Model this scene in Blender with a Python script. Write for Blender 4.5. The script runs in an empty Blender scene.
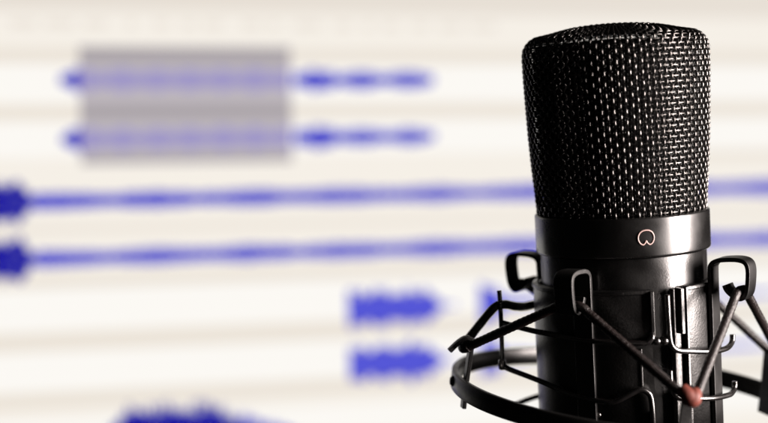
import bpy, math, random
from mathutils import Vector, Matrix
random.seed(7)
sc = bpy.context.scene
col = sc.collection
PI = math.pi
rad = math.radians
MM = 0.001

# ------------------------------------------------------------------ helpers
class MB:
    """collects vertices and faces in millimetres, builds ONE mesh object"""
    def __init__(s): s.v = []; s.f = []; s.mi = []
    def add(s, vs, fs, m=0):
        b = len(s.v); s.v += [tuple(p) for p in vs]
        for f in fs: s.f.append(tuple(i + b for i in f)); s.mi.append(m)
    def build(s, name, mats, parent=None, smooth=True, bevel=0, xf=None, autos=None):
        me = bpy.data.meshes.new(name)
        vs = [Vector(p) for p in s.v]
        if xf: vs = [xf @ p for p in vs]
        me.from_pydata([p * MM for p in vs], [], s.f)
        if not isinstance(mats, (list, tuple)): mats = [mats]
        for m in mats: me.materials.append(m)
        me.polygons.foreach_set('material_index', s.mi)
        me.polygons.foreach_set('use_smooth', [smooth] * len(me.polygons))
        me.update(); me.validate()
        o = bpy.data.objects.new(name, me); col.objects.link(o)
        if parent: o.parent = parent
        if bevel:
            b = o.modifiers.new('bevel', 'BEVEL'); b.width = bevel * MM; b.segments = 2; b.limit_method = 'ANGLE'; b.angle_limit = rad(35)
            b.harden_normals = True
        elif autos:
            w = o.modifiers.new('split', 'EDGE_SPLIT'); w.split_angle = rad(autos)
        return o

def pol(a, r, z): return Vector((r * math.cos(rad(a)), r * math.sin(rad(a)), z))

def catmull(pts, n=8, closed=False):
    pts = [Vector(p) for p in pts]; N = len(pts); out = []
    rng = range(N) if closed else range(N - 1)
    for i in rng:
        p0 = pts[(i - 1) % N] if (closed or i > 0) else pts[0]
        p1 = pts[i]; p2 = pts[(i + 1) % N]
        p3 = pts[(i + 2) % N] if (closed or i + 2 < N) else pts[-1]
        for k in range(n):
            t = k / n
            out.append(0.5 * ((2 * p1) + (p2 - p0) * t + (2 * p0 - 5 * p1 + 4 * p2 - p3) * t * t + (3 * p1 - p0 - 3 * p2 + p3) * t ** 3))
    if not closed: out.append(pts[-1])
    return out

def tube(mb, pts, r, seg=8, closed=False, m=0, caps=True):
    n = len(pts); pts = [Vector(p) for p in pts]
    tang = []
    for i in range(n):
        a = pts[(i - 1) % n] if (closed or i) else pts[i]
        b = pts[(i + 1) % n] if (closed or i < n - 1) else pts[i]
        t = (b - a); tang.append(t.normalized() if t.length > 1e-9 else Vector((0, 0, 1)))
    up = Vector((0, 0, 1)) if abs(tang[0].z) < 0.9 else Vector((1, 0, 0))
    nrm = (up - tang[0] * up.dot(tang[0])).normalized()
    vs = []
    for i in range(n):
        nrm = (nrm - tang[i] * nrm.dot(tang[i])).normalized()
        bn = tang[i].cross(nrm)
        rr = r(i / (n - 1)) if callable(r) else r
        for k in range(seg):
            c = 2 * PI * k / seg
            vs.append(pts[i] + (nrm * math.cos(c) + bn * math.sin(c)) * rr)
    fs = []
    for i in range(n if closed else n - 1):
        j = (i + 1) % n
        for k in range(seg):
            l = (k + 1) % seg
            fs.append((i * seg + k, i * seg + l, j * seg + l, j * seg + k))
    if caps and not closed:
        fs.append(tuple(range(seg))[::-1]); fs.append(tuple((n - 1) * seg + k for k in range(seg)))
    mb.add(vs, fs, m)

def strap(mb, pts, side, w, t, m=0):
    """rectangular strap swept along pts; side = constant width direction"""
    pts = [Vector(p) for p in pts]; n = len(pts); side = side.normalized(); vs = []
    for i in range(n):
        a = pts[max(i - 1, 0)]; b = pts[min(i + 1, n - 1)]
        tg = (b - a).normalized(); nn = tg.cross(side).normalized()
        for sw, st in ((-1, -1), (1, -1), (1, 1), (-1, 1)):
            vs.append(pts[i] + side * sw * w / 2 + nn * st * t / 2)
    fs = [(0, 1, 2, 3)[::-1], tuple((n - 1) * 4 + k for k in range(4))]
    for i in range(n - 1):
        for k in range(4):
            l = (k + 1) % 4; fs.append((i * 4 + k, i * 4 + l, (i + 1) * 4 + l, (i + 1) * 4 + k))
    mb.add(vs, fs, m)

def lathe(mb, prof, n=128, closed=False, m=0, a0=0, a1=360):
    """prof = list of (r, z); full turn or the sector a0..a1"""
    full = abs(a1 - a0) >= 360
    cols = n if full else n + 1; vs = []; fs = []
    P = len(prof)
    for i in range(cols):
        a = a0 + (a1 - a0) * i / n
        for r, z in prof: vs.append(pol(a, r, z))
    for i in range(n):
        j = (i + 1) % cols
        for k in range(P if closed else P - 1):
            l = (k + 1) % P
            fs.append((i * P + k, j * P + k, j * P + l, i * P + l))
    if not full and closed:
        fs.append(tuple(range(P))); fs.append(tuple((cols - 1) * P + k for k in range(P))[::-1])
    mb.add(vs, fs, m)

def box(mb, c, s, m=0, R=None):
    vs = []
    for x in (-1, 1):
        for y in (-1, 1):
            for z in (-1, 1):
                p = Vector((x * s[0] / 2, y * s[1] / 2, z * s[2] / 2))
                if R: p = R @ p
                vs.append(Vector(c) + p)
    mb.add(vs, [(0, 1, 3, 2), (4, 6, 7, 5), (0, 4, 5, 1), (2, 3, 7, 6), (0, 2, 6, 4), (1, 5, 7, 3)], m)

def thing(name, label, cat, loc, rotz=0):
    o = bpy.data.objects.new(name, None); col.objects.link(o)
    o.location = loc; o.rotation_euler = (0, 0, rotz); o.empty_display_size = 0.02
    o['label'] = label; o['category'] = cat
    return o

# ------------------------------------------------------------------ materials
def srgb(r, g, b):
    f = lambda c: (c / 255) / 12.92 if c / 255 <= 0.04045 else ((c / 255 + 0.055) / 1.055) ** 2.4
    return (f(r), f(g), f(b), 1)

def mat(name, base, rough=0.4, metal=0.0, spec=0.5, bump=0.0, bscale=900, rvar=0.0, coat=0.0, dust=0.0, ior=1.5):
    m = bpy.data.materials.new(name); m.use_nodes = True
    nt = m.node_tree; b = nt.nodes['Principled BSDF']
    b.inputs['Base Color'].default_value = (*base, 1)
    b.inputs['Roughness'].default_value = rough
    b.inputs['Metallic'].default_value = metal
    b.inputs['Specular IOR Level'].default_value = spec
    b.inputs['Coat Weight'].default_value = coat
    b.inputs['IOR'].default_value = ior
    tc = nt.nodes.new('ShaderNodeTexCoord')
    if bump:
        n = nt.nodes.new('ShaderNodeTexNoise'); n.inputs['Scale'].default_value = bscale; n.inputs['Detail'].default_value = 4
        bp = nt.nodes.new('ShaderNodeBump'); bp.inputs['Strength'].default_value = bump; bp.inputs['Distance'].default_value = 0.0002
        nt.links.new(tc.outputs['Object'], n.inputs['Vector']); nt.links.new(n.outputs['Fac'], bp.inputs['Height'])
        nt.links.new(bp.outputs['Normal'], b.inputs['Normal'])
    if rvar:
        n = nt.nodes.new('ShaderNodeTexNoise'); n.inputs['Scale'].default_value = 120; n.inputs['Detail'].default_value = 6
        mr = nt.nodes.new('ShaderNodeMapRange'); mr.inputs['From Min'].default_value = 0.3; mr.inputs['From Max'].default_value = 0.7
        mr.inputs['To Min'].default_value = rough - rvar; mr.inputs['To Max'].default_value = rough + rvar
        nt.links.new(tc.outputs['Object'], n.inputs['Vector']); nt.links.new(n.outputs['Fac'], mr.inputs['Value'])
        nt.links.new(mr.outputs['Result'], b.inputs['Roughness'])
    if dust:   # fine specks of dust and worn paint
        n = nt.nodes.new('ShaderNodeTexNoise'); n.inputs['Scale'].default_value = 1400; n.inputs['Detail'].default_value = 3
        cr = nt.nodes.new('ShaderNodeValToRGB'); cr.color_ramp.elements[0].position = 0.66; cr.color_ramp.elements[1].position = 0.76
        cr.color_ramp.elements[0].color = (*base, 1); cr.color_ramp.elements[1].color = (base[0] + dust, base[1] + dust * .9, base[2] + dust * .85, 1)
        nt.links.new(tc.outputs['Object'], n.inputs['Vector']); nt.links.new(n.outputs['Fac'], cr.inputs['Fac'])
        nt.links.new(cr.outputs['Color'], b.inputs['Base Color'])
    return m

def emis(name, rgb, strength=1.0, pixel=True):
    """a colour shown by the lit display"""
    m = bpy.data.materials.new(name); m.use_nodes = True
    nt = m.node_tree; nt.nodes.clear()
    o = nt.nodes.new('ShaderNodeOutputMaterial'); e = nt.nodes.new('ShaderNodeEmission')
    e.inputs['Color'].default_value = srgb(*rgb); e.inputs['Strength'].default_value = strength
    nt.links.new(e.outputs[0], o.inputs['Surface'])
    return m

M_band = mat('satin_black_metal', (0.0018, 0.0016, 0.0015), 0.28, 0, 0.5, 0.07, 2600, 0.05, dust=0.01, ior=2.0)
M_body = mat('satin_black_paint', (0.0018, 0.0016, 0.0015), 0.30, 0, 0.5, 0.14, 2200, 0.06, dust=0.012, ior=1.9)
M_mesh = mat('grille_wire', (0.13, 0.125, 0.12), 0.31, 1.0)
M_fine = mat('fine_inner_wire', (0.07, 0.07, 0.07), 0.3, 1.0)
M_core = mat('dark_capsule', (0.006, 0.006, 0.006), 0.7, 0, 0.2)
M_emb = mat('emblem_paint', (0.62, 0.44, 0.41), 0.45)
M_cage = mat('black_moulded_plastic', (0.0018, 0.0016, 0.0015), 0.35, 0, 0.5, 0.34, 1500, 0.07, dust=0.025, ior=1.75)
M_wire = mat('black_spring_wire', (0.004, 0.003, 0.003), 0.25, 0, 0.5, 0.05, 1500, 0.05, ior=2.3)
M_ring = mat('black_ring_steel', (0.003, 0.0028, 0.0027), 0.40, 0, 0.5, 0.2, 1500, 0.07, ior=1.7)
M_cord = mat('elastic_cord', (0.008, 0.004, 0.0035), 0.36, 0, 0.5, 1.0, 3000, dust=0.03, ior=1.7)
M_red = mat('red_cord_bend', (0.15, 0.032, 0.02), 0.6, 0, 0.5, 0.5, 1800)
M_screw = mat('bright_screw', (0.5, 0.48, 0.46), 0.3, 1)
M_bez = mat('bezel_plastic', (0.02, 0.02, 0.02), 0.4, bump=0.1)

# ------------------------------------------------------------------ microphone
AX = rad(-8.7)
BZ = 0.25                       # height of the collar's centre
mic = thing('studio_microphone', 'black side-address studio microphone with woven wire mesh head,', 'microphone', (0, 0, BZ - 0.095), AX)
UP = Matrix.Translation((0, 0, 95))     # part coordinates are measured from the collar's centre

def lerp_prof(tab, z):
    for (z0, r0), (z1, r1) in zip(tab, tab[1:]):
        if z <= z1:
            t = (z - z0) / (z1 - z0); return r0 + (r1 - r0) * t
    return tab[-1][1]
side_tab = [(4.0, 23.3), (7, 23.6), (14, 24.1), (22, 24.75), (30, 25.25), (38, 25.6), (46, 25.9), (52, 26.0)]
# outline of the head, from the collar up and over the shoulder
outline = [Vector((lerp_prof(side_tab, z), 0, z)) for z in (4, 7, 10, 14, 18, 22, 26, 30, 34, 38, 42, 46, 50, 53)]
for a in (15, 32, 50, 66, 78): outline.append(Vector((26.0 - 5.2 + 5.2 * math.cos(rad(a)), 0, 53 + 5.4 * math.sin(rad(a)))))
outline += [Vector((18.3, 0, 58.95)), Vector((15.5, 0, 59.6)), Vector((12.5, 0, 60.2)), Vector((11.0, 0, 60.45))]
outline = catmull(outline, 6)
seglen = [0]
for a, b in zip(outline, outline[1:]): seglen.append(seglen[-1] + (b - a).length)
LEN = seglen[-1]
def at_s(s):
    s = max(0, min(LEN, s))
    lo, hi = 0, len(seglen) - 1
    while hi - lo > 1:
        mid = (lo + hi) // 2
        if seglen[mid] <= s: lo = mid
        else: hi = mid
    t = (s - seglen[lo]) / max(1e-9, seglen[hi] - seglen[lo])
    p = outline[lo].lerp(outline[hi], t); tg = (outline[hi] - outline[lo]).normalized()
    nrm = Vector((tg.z, 0, -tg.x))
    return p, nrm

def weave(mb, nwarp, pitch, amp, rw, s1, seg, sub, inset=0, skew=0.0, jit=0.0):
    rows = int(s1 / pitch)
    for i in range(nwarp):
        pts = []
        jw = random.uniform(-jit, jit)
        for k in range(rows * sub + 1):
            s = k / sub * pitch
            p, nn = at_s(s)
            sg = (-1) ** i * math.cos(PI * k / sub)
            sg = math.copysign(abs(sg) ** 0.24, sg) if sg else 0
            q = p + nn * (amp * (1 - 0.45 * max(0, min(1, (s - LEN + 16) / 5))) * sg - inset)
            a = 360 * i / nwarp + skew * (s / LEN) ** 1.5 + jw + random.uniform(-jit, jit) * .25
            pts.append(pol(a, q.x, q.z))
        tube(mb, pts, rw, seg)
    for j in range(rows + 1):
        pts = []; js = 0 if j == 0 else random.uniform(-1, 1) * pitch * jit * 0.15
        s = j * pitch + js
        p, nn = at_s(s)
        for k in range(nwarp * 2):
            sg = -(-1) ** j * math.cos(PI * k / 2)
            q = p + nn * (amp * 0.16 * sg - inset)
            pts.append(pol(360 * k / (nwarp * 2) + skew * (s / LEN) ** 1.5, q.x, q.z))
        tube(mb, pts, rw * 0.52, seg, closed=True)

mb = MB(); weave(mb, 96, 1.50, 0.42, 0.34, LEN - 0.3, 7, 6, skew=-6, jit=0.4)
# flat woven disc that closes the top
for d in range(2):
    for i in range(-7, 8):
        c = i * 1.6; h = math.sqrt(max(0, 11.6 ** 2 - c * c))
        if h < 1.5: continue
        n = max(4, int(2 * h / 0.8)); pts = []
        for k in range(n + 1):
            t = -h + 2 * h * k / n
            rr = math.hypot(t, c)
            z = 61.1 - 0.0050 * rr * rr + 0.25 * math.cos(PI * t / 1.6) * (-1) ** i * (1 if d else -1)
            pts.append(Vector((t, c, z)) if d else Vector((c, t, z)))
        tube(mb, pts, 0.3, 6)
grille = mb.build('mesh_grille', M_mesh, mic, xf=UP)
mb = MB(); weave(mb, 176, 0.84, 0.17, 0.15, LEN - 9, 4, 2, inset=2.6, skew=3, jit=0.1)
mb.build('inner_mesh', M_fine, mic, xf=UP)
mb = MB()
lathe(mb, [(0, 0), (20.3, 0), (20.6, 8), (22.0, 30), (22.6, 50), (21.5, 54), (18, 55.5), (12, 56.6), (0, 57.2)], 96)
mb.build('capsule_shield', M_core, mic, xf=UP)

mb = MB()
lathe(mb, [(23.0, -3.4), (24.6, -3.4), (24.92, -3.1), (25.0, -2.7), (25.0, 7.1), (24.92, 7.5), (24.6, 7.75), (23.2, 7.75), (22.9, 7.4), (22.9, 2)], 192)
mb.build('collar', M_band, mic, xf=UP, autos=50)
mb = MB()
lathe(mb, [(0, -95), (9, -95), (9.5, -94.5), (9.5, -84), (19, -80), (22.5, -76), (23.7, -70), (23.75, -4.4), (23.6, -3.7), (22.5, -3.2), (0, -3.2)], 192)
mb.build('body', M_body, mic, xf=UP, autos=50)

# the small printed emblem: a round outline dented from below
mb = MB(); pts = []
A0, Z0 = -75.3, 2.3
ctrl = [(0, -0.95), (0.35, -1.55), (0.95, -1.95), (1.65, -1.6), (2.15, -0.7), (2.2, 0.3), (1.75, 1.3), (0.95, 1.85), (0, 2.0),
        (-0.95, 1.85), (-1.75, 1.3), (-2.2, 0.3), (-2.15, -0.7), (-1.65, -1.6), (-0.95, -1.95), (-0.35, -1.55)]
for p in catmull([Vector((x, y, 0)) for x, y in ctrl], 6, True):
    pts.append(pol(A0 + math.degrees(p.x / 25.0), 25.04, Z0 + p.y))
tube(mb, pts, 0.2, 6, True)
mb.build('emblem', M_emb, mic, xf=UP)

# ------------------------------------------------------------------ shock mount
mount = thing('shock_mount', 'black wire spider shock mount with elastic cords and outer ring around the microphone body', 'shock mount', (0, 0, BZ - 0.110), AX)
UM = Matrix.Translation((0, 0, 110))
# clamp cage: two moulded shells with an open slot between them at the front
mb = MB()
prof = [(24.3, -62), (26.0, -62), (26.3, -61.6), (26.3, -13.3), (26.65, -13.0), (26.7, -12.5), (26.45, -12.1), (25.6, -11.9), (24.6, -12.0), (24.3, -12.4)]
lathe(mb, prof, 150, True, a0=-50, a1=110)
mb.build('clamp_shell', M_cage, mount, xf=UM, autos=40)
mb = MB()
lathe(mb, prof, 170, True, a0=114, a1=285.5)
mb.build('clamp_shell', M_cage, mount, xf=UM, autos=40)
# raised flanges at the slot and ribs on the shells
def rib(mb, a, z0, z1, w, r0, r1):
    R = Matrix.Rotation(rad(a), 3, 'Z')
    box(mb, pol(a, (r0 + r1) / 2, (z0 + z1) / 2), (r1 - r0, w, z1 - z0), R=R)
for a, z0, z1, w, r1 in ((-74.6, -25.0, -12.3, 1.1, 27.6), (-60.0, -62, -12.3, 0.6, 26.6), (-55.0, -25.0, -12.3, 1.2, 27.3), (-50.3, -62, -12.2, 0.9, 26.6),
                         (-110.7, -62, -26.5, 0.7, 26.7), (-82.0, -38.6, -28, 0.7, 26.7), (-76.5, -62, -45.5, 0.8, 26.8), (-50.5, -62, -46.0, 1.0, 27.0)):
    mb = MB(); rib(mb, a, z0, z1, w, 24.5, r1)
    mb.build('flange', M_cage, mount, xf=UM, bevel=0.22, smooth=True)
mb = MB(); lathe(mb, [(24.2, -62), (25.0, -62), (25.0, -24.5), (24.2, -24.5)], 16, True, a0=-60, a1=-50)
mb.build('slot_plate', M_cage, mount, xf=UM, autos=40)

# four bent strap hooks
HA = (-25, -115, 152, 65)
for a in HA:
    mb = MB()
    rz = [(27.1, -58), (27.1, -40), (27.2, -20), (27.2, -9.5), (27.6, -7.2), (29.2, -6.1), (32, -5.7), (35.3, -5.7), (37.4, -6.4), (38.2, -8.2), (38.1, -11.5), (37.6, -14.6), (36.6, -16.2), (35.2, -16.5), (33.4, -15.6), (31.9, -14.2), (31.3, -12.8)]
    path = catmull([pol(a, r, z) for r, z in rz], 5)
    strap(mb, path, pol(a + 90, 1, 0), 5.6, 1.25)
    mb.build('hook', M_ring, mount, xf=UM, bevel=0.3)

# outer ring hangs slightly askew in its cords
TILT = Matrix.Translation((0, 0, -46)) @ Matrix.Rotation(rad(8.6), 4, 'Y')
mb = MB()
lathe(mb, [(50.1, -2.6), (50.4, -2.9), (51.7, -2.9), (52.0, -2.6), (52.0, 2.1), (51.7, 2.4), (50.4, 2.4), (50.1, 2.1)], 200, True)
ring = mb.build('outer_ring', M_ring, mount, xf=UM @ TILT, autos=50)
PA = (-74, -160, 30, 107)
for a in PA:
    mb = MB()
    rz = [(49.4, -6.5), (49.4, 0), (49.2, 6), (48.9, 13.4)]
    strap(mb, catmull([pol(a, r, z) for r, z in rz], 4), pol(a + 90, 1, 0), 9.0 if a == 30 else 3.0, 1.2)
    rz = [(48.4, 13.2), (50.4, 13.9), (52.6, 12.6), (55.2, 9.8)]
    if a == -74: rz = [(48.6, 12.8), (49.2, 13.6), (49.9, 13.0)]
    strap(mb, catmull([pol(a, r, z) for r, z in rz], 4), pol(a + 90, 1, 0), 2.0, 1.3)
    mb.build('peg', M_ring, mount, xf=UM @ TILT, bevel=0.25)
    mb = MB(); lathe(mb, [(0, 1.0), (1.0, 0.9), (1.5, 0.4), (1.6, 0)], 16)
    q = (Matrix.Translation(pol(a - 6, 52.0, 0)) @ Matrix.Rotation(rad(a - 6), 4, 'Z') @ Matrix.Rotation(rad(90), 4, 'Y'))
    mb.build('rivet', M_ring, mount, xf=UM @ TILT @ q)

# elastic cords zigzag between hooks and pegs
def pegp(a, r=49.9, z=11.8): return TILT @ pol(a, r, z)
def cord(pts, rr=1.28, name='elastic_cord', m=None):
    mb = MB(); path = catmull(pts, 26); n = len(path) - 1
    tube(mb, path, lambda t: rr * (1 + 0.045 * math.sin(t * n * 2.1) + 0.02 * math.sin(t * n * 0.37)), 12); return mb.build(name, m or M_cord, mount, xf=UM)
def run(hook, peg, side_h, side_p):
    """from a hook's lip down to a peg, hugging both at the ends"""
    h0 = pol(hook, 34.9, -14.5); h1 = pol(hook + side_h * 5.5, 35.3, -14.9)
    p1 = pegp(peg + side_p * 2.2, 50.2, 11.8); p0 = pegp(peg, 51.0, 11.1)
    mid = (h1 + p1) / 2
    return [h0, h1, h1.lerp(p1, .12), mid, h1.lerp(p1, .9), p1, p0]
cord(run(-25, -74, -1, 1)); cord(run(-115, -74, 1, -1))
cord(run(-115, -160, -1, 1)); cord(run(-25, 30, 1, -1)); cord(run(65, 30, -1, 1))
cord([pegp(-160, 51.0, 11.1), pegp(-162.4, 50.2, 11.8), pol(-167, 43.0, -23.0), pol(-164.5, 38.5, -17.8), pol(-169, 35.0, -17.6), pol(-179, 31.5, -19.2), pol(165, 29.5, -20.4), pol(140, 29, -20), pol(133, 31, -17), pol(142, 34, -15), pol(152, 35.2, -14.9)])
cord(run(155, 107, -1, 1)); cord(run(65, 107, 1, -1))
# thicker reddish bend of cord at the front peg
mb = MB()
pa, pc, pb = pegp(-76.6, 50.2, 13.6), pegp(-73.6, 51.4, 11.2), pegp(-72.2, 50.2, 13.0)
tube(mb, catmull([pa, pa.lerp(pc, .5) + Vector((0, -.6, -.3)), pc, pc.lerp(pb, .5) + Vector((0, -.6, -.3)), pb], 8), lambda t: 1.5 + 0.9 * math.sin(PI * t), 14)
mb.build('cord_sleeve', M_red, mount, xf=UM)['label'] = 'reddish sleeve where the cord bends round the front peg'
for a in (-160, 30, 107):
    mb = MB(); pa, pc, pb = pegp(a - 3, 50.2, 12.0), pegp(a, 51.2, 10.9), pegp(a + 3, 50.2, 12.0)
    tube(mb, catmull([pa, pc, pb], 8), 1.5, 12)
    mb.build('cord_sleeve', M_cord, mount, xf=UM)

# bent spring wires round the cage
def wire(pts, r=0.8, n=8):
    mb = MB(); tube(mb, catmull([pol(*p) for p in pts], n), r, 10); return mb.build('spring_wire', M_wire, mount, xf=UM)
wire([(-161, 37, -22), (-159, 34, -23.0), (-152, 30, -24.2), (-140, 28, -24.6), (-120, 27.6, -25.2), (-101.6, 27.6, -25.8), (-85, 27.6, -26.2), (-79, 27.8, -26.2), (-76, 28.0, -25.0), (-75.5, 27.2, -23.8)])
wire([(-165, 37, -35.0), (-163, 35, -36.0), (-155, 31, -37.6), (-146, 28.3, -39), (-125, 27.6, -41), (-106, 27.6, -42.3), (-98, 27.6, -42.2), (-90, 27.6, -40.4), (-84, 27.6, -39.2), (-80, 27.6, -39.8), (-77.5, 27.6, -42), (-76.8, 27.6, -50)])
wire([(-162.4, 37.2, -12.8), (-162.2, 37.1, -18), (-163.5, 37, -28), (-165, 37, -36)], 0.66)
wire([(-65.5, 27.4, -13.5), (-65.4, 27.6, -22), (-64.8, 27.8, -26.8), (-61, 27.8, -29.0), (-50, 27.8, -30.0), (-36, 28.6, -31.0), (-24, 29.4, -31.4), (-16, 29.8, -31.2), (-11.5, 30.2, -30.2), (-11, 30.3, -28.4)])
wire([(-65.5, 27.4, -34.5), (-65.2, 27.6, -38), (-62, 27.8, -42), (-50, 27.8, -43.2), (-36, 28.6, -44.2), (-22, 29.4, -44.8), (-15, 29.9, -44.8), (-10.5, 30.3, -43.8), (-10, 30.4, -42)])
wire([(163, 36, -51), (150, 33, -50), (130, 29, -49), (90, 28, -49)], 0.8)
mb = MB(); c = pol(-165, 37, -34.6)
lathe(mb, [(0.75, -1.5), (1.05, -1.2), (1.15, 0), (1.05, 1.2), (0.75, 1.5)], 20)
mb.build('wire_clip', M_screw, mount, xf=UM @ Matrix.Translation(c))
# wire ends turned into the shell
for a, z in ((-73.2, -26.0), (-68.6, -26.2)):
    mb = MB(); c = pol(a, 27.9, z)
    for k in range(1): tube(mb, [pol(a, 26.2, z), pol(a, 28.0, z), pol(a, 28.5, z - .05), pol(a, 28.75, z - .1)], lambda t: 1.15 * (1 - 0.55 * max(0, t - .4)), 12)
    mb.build('wire_end', M_wire, mount, xf=UM)
for a, z in ((-112.5, -21.2), (-109, -46.5)):
    mb = MB(); lathe(mb, [(0, 0.55), (0.5, 0.5), (0.75, 0.2), (0.8, 0)], 14)
    mb.build('screw', M_screw, mount, xf=UM @ Matrix.Translation(pol(a, 26.25, z)) @ Matrix.Rotation(rad(a), 4, 'Z') @ Matrix.Rotation(rad(90), 4, 'Y'))
# bracket under the cage that carries the ring
mb = MB()
strap(mb, catmull([pol(90, 50.9, -49), pol(90, 49, -70), pol(90, 38, -92), pol(90, 14, -104), pol(90, 0, -105)], 6), Vector((1, 0, 0)), 12, 3)
lathe(mb, [(0, -110), (11, -110), (12, -109), (12, -100), (11, -99), (0, -99)], 48)
mb.build('stand_bracket', M_ring, mount, xf=UM, bevel=0.3)

# ------------------------------------------------------------------ monitor
mon = thing('computer_monitor', 'lit computer monitor showing an audio editor with blue waveforms, out of focus behind the microphone', 'monitor', (0, 0, 0))
mon.matrix_world = Matrix(((0.96864, 0.03331, 0.24623, -0.06843), (0.2429, 0.08184, -0.96659, 0.39944), (-0.05235, 0.99609, 0.07118, 0.22618), (0, 0, 0, 1)))
U0, U1, V0, V1 = -262, 300, -172, 150
mb = MB()
for c, s in ((((U0 + U1) / 2, V1 + 8, -3), (U1 - U0 + 32, 16, 14)), (((U0 + U1) / 2, V0 - 10, -3), (U1 - U0 + 32, 20, 14)),
             ((U0 - 8, (V0 + V1) / 2, -3), (16, V1 - V0, 14)), ((U1 + 8, (V0 + V1) / 2, -3), (16, V1 - V0, 14))): box(mb, c, s)
box(mb, ((U0 + U1) / 2, (V0 + V1) / 2, -18), (U1 - U0 + 30, V1 - V0 + 34, 16))
box(mb, ((U0 + U1) / 2, (V0 + V1) / 2, -36), (U1 - U0 - 160, V1 - V0 - 100, 21))
mb.build('housing', M_bez, mon, smooth=False, bevel=1.2)

C_base = emis('display_cream', (246, 240, 231))
C_band = emis('display_track_white', (252, 249, 244))
C_gap = emis('display_gap_grey', (236, 228, 217))
C_tool = emis('display_toolbar', (232, 224, 214))
C_mark = emis('display_ruler_mark', (234, 226, 216))
C_sel = emis('display_selection', (190, 183, 189))
C_seld = emis('display_selection_dark', (170, 163, 167))
C_selw = emis('display_selected_wave', (160, 152, 200))
C_dark = emis('display_deep_blue', (28, 26, 160))
C_blue = emis('display_blue', (58, 56, 192))
C_rms = emis('display_light_blue', (86, 88, 215))

mb = MB(); box(mb, ((U0 + U1) / 2, (V0 + V1) / 2, -5), (U1 - U0, V1 - V0, 10))
screen = mb.build('screen', C_base, mon, smooth=False)
def rect(mb, u0, u1, v0, v1, d, m=0):
    mb.add([(u0, v0, d), (u1, v0, d), (u1, v1, d), (u0, v1, d)], [(0, 1, 2, 3)], m)

# track rows: white rows with greyer gaps between
rows = MB()
for v0, v1 in ((60.5, 79.5), (32, 49.5), (-57.5, -36.5), (-88.5, -69.5), (-120, -104)): rect(rows, U0 + 1, U1 - 1, v0, v1, 0.25, 0)
for v0, v1 in ((81, 88.5), (51.5, 58.5), (-7.5, -3.5), (-36, -30), (-68, -59), (-98, -90)): rect(rows, U0 + 1, U1 - 1, v0, v1, 0.25, 1)
rows.build('track_rows', [C_band, C_gap], screen, smooth=False)
tb = MB(); rect(tb, U0 + 1, U1 - 1, 107.5, V1 - 1, 0.25, 0)
x = U0 + 4
while x < 60:
    w = random.uniform(5, 16); rect(tb, x, x + w, 99, 103, 0.5, 2); x += w + random.uniform(3, 10)
tb.build('toolbar', [C_tool, C_gap, C_mark], screen, smooth=False)
tr = MB(); rect(tr, 103, U1 - 1, 26, 31, 0.3, 0); rect(tr, 50, U1 - 1, 81, 88, 0.5, 0); rect(tr, 60, U1 - 1, 51, 58, 0.5, 0)
tr.build('track_shade', C_gap, screen, smooth=False)

def wave(u0, u1, vc, amp, mats, step=0.8, d=0.6, rms=0.5, name='waveform'):
    """amp(t) half height in mm"""
    m = MB(); n = int((u1 - u0) / step)
    for k in range(n):
        t = (k + 0.5) / n; a = amp(t) * random.uniform(0.8, 1.15)
        x = u0 + (u1 - u0) * k / n
        rect(m, x, x + step, vc - a, vc + a * random.uniform(.85, 1.1), d, 0)
        if len(mats) > 1: rect(m, x, x + step, vc - a * rms, vc + a * rms, d + 0.2, 1)
    return m.build(name, mats, screen, smooth=False)

# selected clip, two channels
sel = MB(); rect(sel, -162, -50.4, 27.8, 89.3, 0.8, 0); rect(sel, -162, -50.4, 81.5, 89.2, 1.0, 1); rect(sel, -162, -50.4, 51.5, 59, 1.0, 1); rect(sel, -162, -50.4, 28.0, 31.6, 1.0, 1)
so = sel.build('selection', [C_sel, C_seld], screen, smooth=False); so['label'] = 'grey selected block of the upper track'
for vc in (71.9, 41.0):
    wave(-162, -50.4, vc, lambda t: 4.9 + 1.0 * math.sin(t * 40), [C_selw], d=1.2)
    wave(-172, -161.5, vc, lambda t: 2.2 + 4.6 * t, [C_blue])
    wave(-49, 29.5, vc - 0.2, lambda t: 2.7 + 1.9 * abs(math.sin(t * 9.2 + .35)) + (1.4 if .12 < t < .3 else 0), [C_blue, C_rms], rms=.45)
# long quiet recording with a loud start, two channels
for vc in (9.1, -20.7):
    wave(U0 + 2, -202, vc, lambda t: 9 + 1.5 * math.sin(t * 9), [C_dark])
    wave(-203, -187.5, vc, lambda t: 10.5 if t < .55 else 10.5 * (1 - (t - .55) / .5) + 2.0, [C_dark])
    wave(-188, U1 - 2, vc, lambda t: 3.9 + .5 * math.sin(t * 60), [C_blue, C_rms], rms=.5)
# short clips to the right
for vc in (-52.6, -82.6):
    wave(-21.5, 32.5, vc, lambda t: (8.8 + 1.3 * math.sin(t * 22) + .8 * math.sin(t * 51)) if t < .78 else 9.4 * (1 - (t - .78) / .25) + .8, [C_blue, C_rms], rms=.78)
    wave(33, 40, vc, lambda t: 0.9, [C_rms])
    wave(53.5, 65, vc + .4, lambda t: 10.5 - 1.5 * t, [C_blue, C_rms], rms=.8)
    wave(64, 100, vc + .4, lambda t: 3.4 * (1 - t) + .6, [C_rms])
    wave(110, 250, vc + .4, lambda t: .8 + .8 * abs(math.sin(t * 7)), [C_rms])
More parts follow.
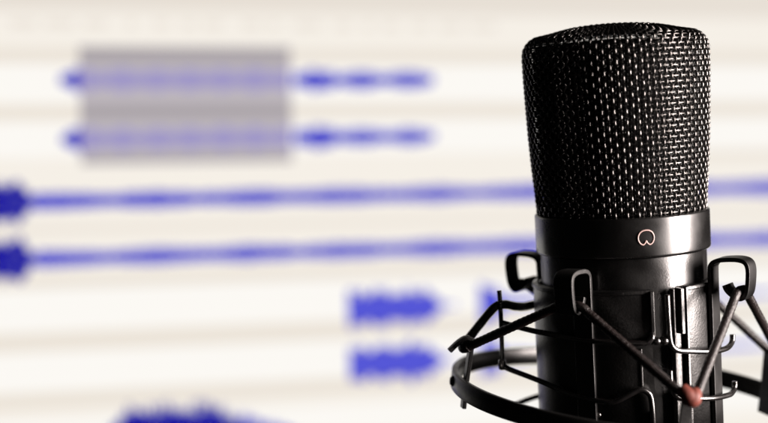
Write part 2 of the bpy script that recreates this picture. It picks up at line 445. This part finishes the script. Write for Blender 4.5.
# loud clip at the lower edge
for vc, w in ((-117.5, 1.0), (-147, 1.0)):
    wave(-152, -82, vc, lambda t: 4.0 + 13.5 * min(1, t / .16) * (1 if t < .85 else max(.25, 1 - (t - .85) / .15 * .6)) + 1.2 * math.sin(t * 19) + .7 * math.sin(t * 45), [C_dark])
    wave(-82, -52, vc, lambda t: 10.5 * (1 - t) + 1.5, [C_blue])

# ------------------------------------------------------------------ room behind: plain dim surroundings
w = bpy.data.worlds.new('World'); sc.world = w; w.use_nodes = True
bg = w.node_tree.nodes['Background']; bg.inputs[0].default_value = (0.9, 0.85, 0.8, 1); bg.inputs[1].default_value = 0.005

# ------------------------------------------------------------------ lamps
def area(name, az, el, dist, size, power, colr, target=(0, 0, BZ), sy=None):
    L = bpy.data.lights.new(name, 'AREA'); L.energy = power; L.color = colr; L.size = size
    if sy: L.shape = 'RECTANGLE'; L.size_y = sy
    o = bpy.data.objects.new(name, L); col.objects.link(o)
    d = Vector((math.cos(rad(el)) * math.cos(rad(az)), math.cos(rad(el)) * math.sin(rad(az)), math.sin(rad(el))))
    o.location = Vector(target) + d * dist
    o.rotation_euler = d.to_track_quat('Z', 'Y').to_euler()
    return o
area('right_soft_light', -11 - 8.7, 4, 0.60, 0.20, 18.0, (1.0, 0.88, 0.83), sy=0.42)  # unseen soft light at the right, made tall for long grille highlights

# ------------------------------------------------------------------ camera
cam = bpy.data.cameras.new('camera'); co = bpy.data.objects.new('camera', cam); col.objects.link(co)
co.location = (-0.06843, -0.44732, 0.30026)
co.rotation_mode = 'XYZ'
co.matrix_world = Matrix.Translation(co.location) @ Matrix.Rotation(rad(85.0), 4, 'X') @ Matrix.Rotation(rad(-3.1), 4, 'Z')
cam.sensor_width = 36; cam.lens = 1557 / 768 * 36
cam.clip_start = 0.01; cam.clip_end = 20
cam.dof.use_dof = True; cam.dof.focus_distance = 0.432; cam.dof.aperture_fstop = 5.8
sc.camera = co
sc.view_settings.view_transform = 'Standard'; sc.view_settings.look = 'None'
sc.view_settings.exposure = 0; sc.view_settings.gamma = 1
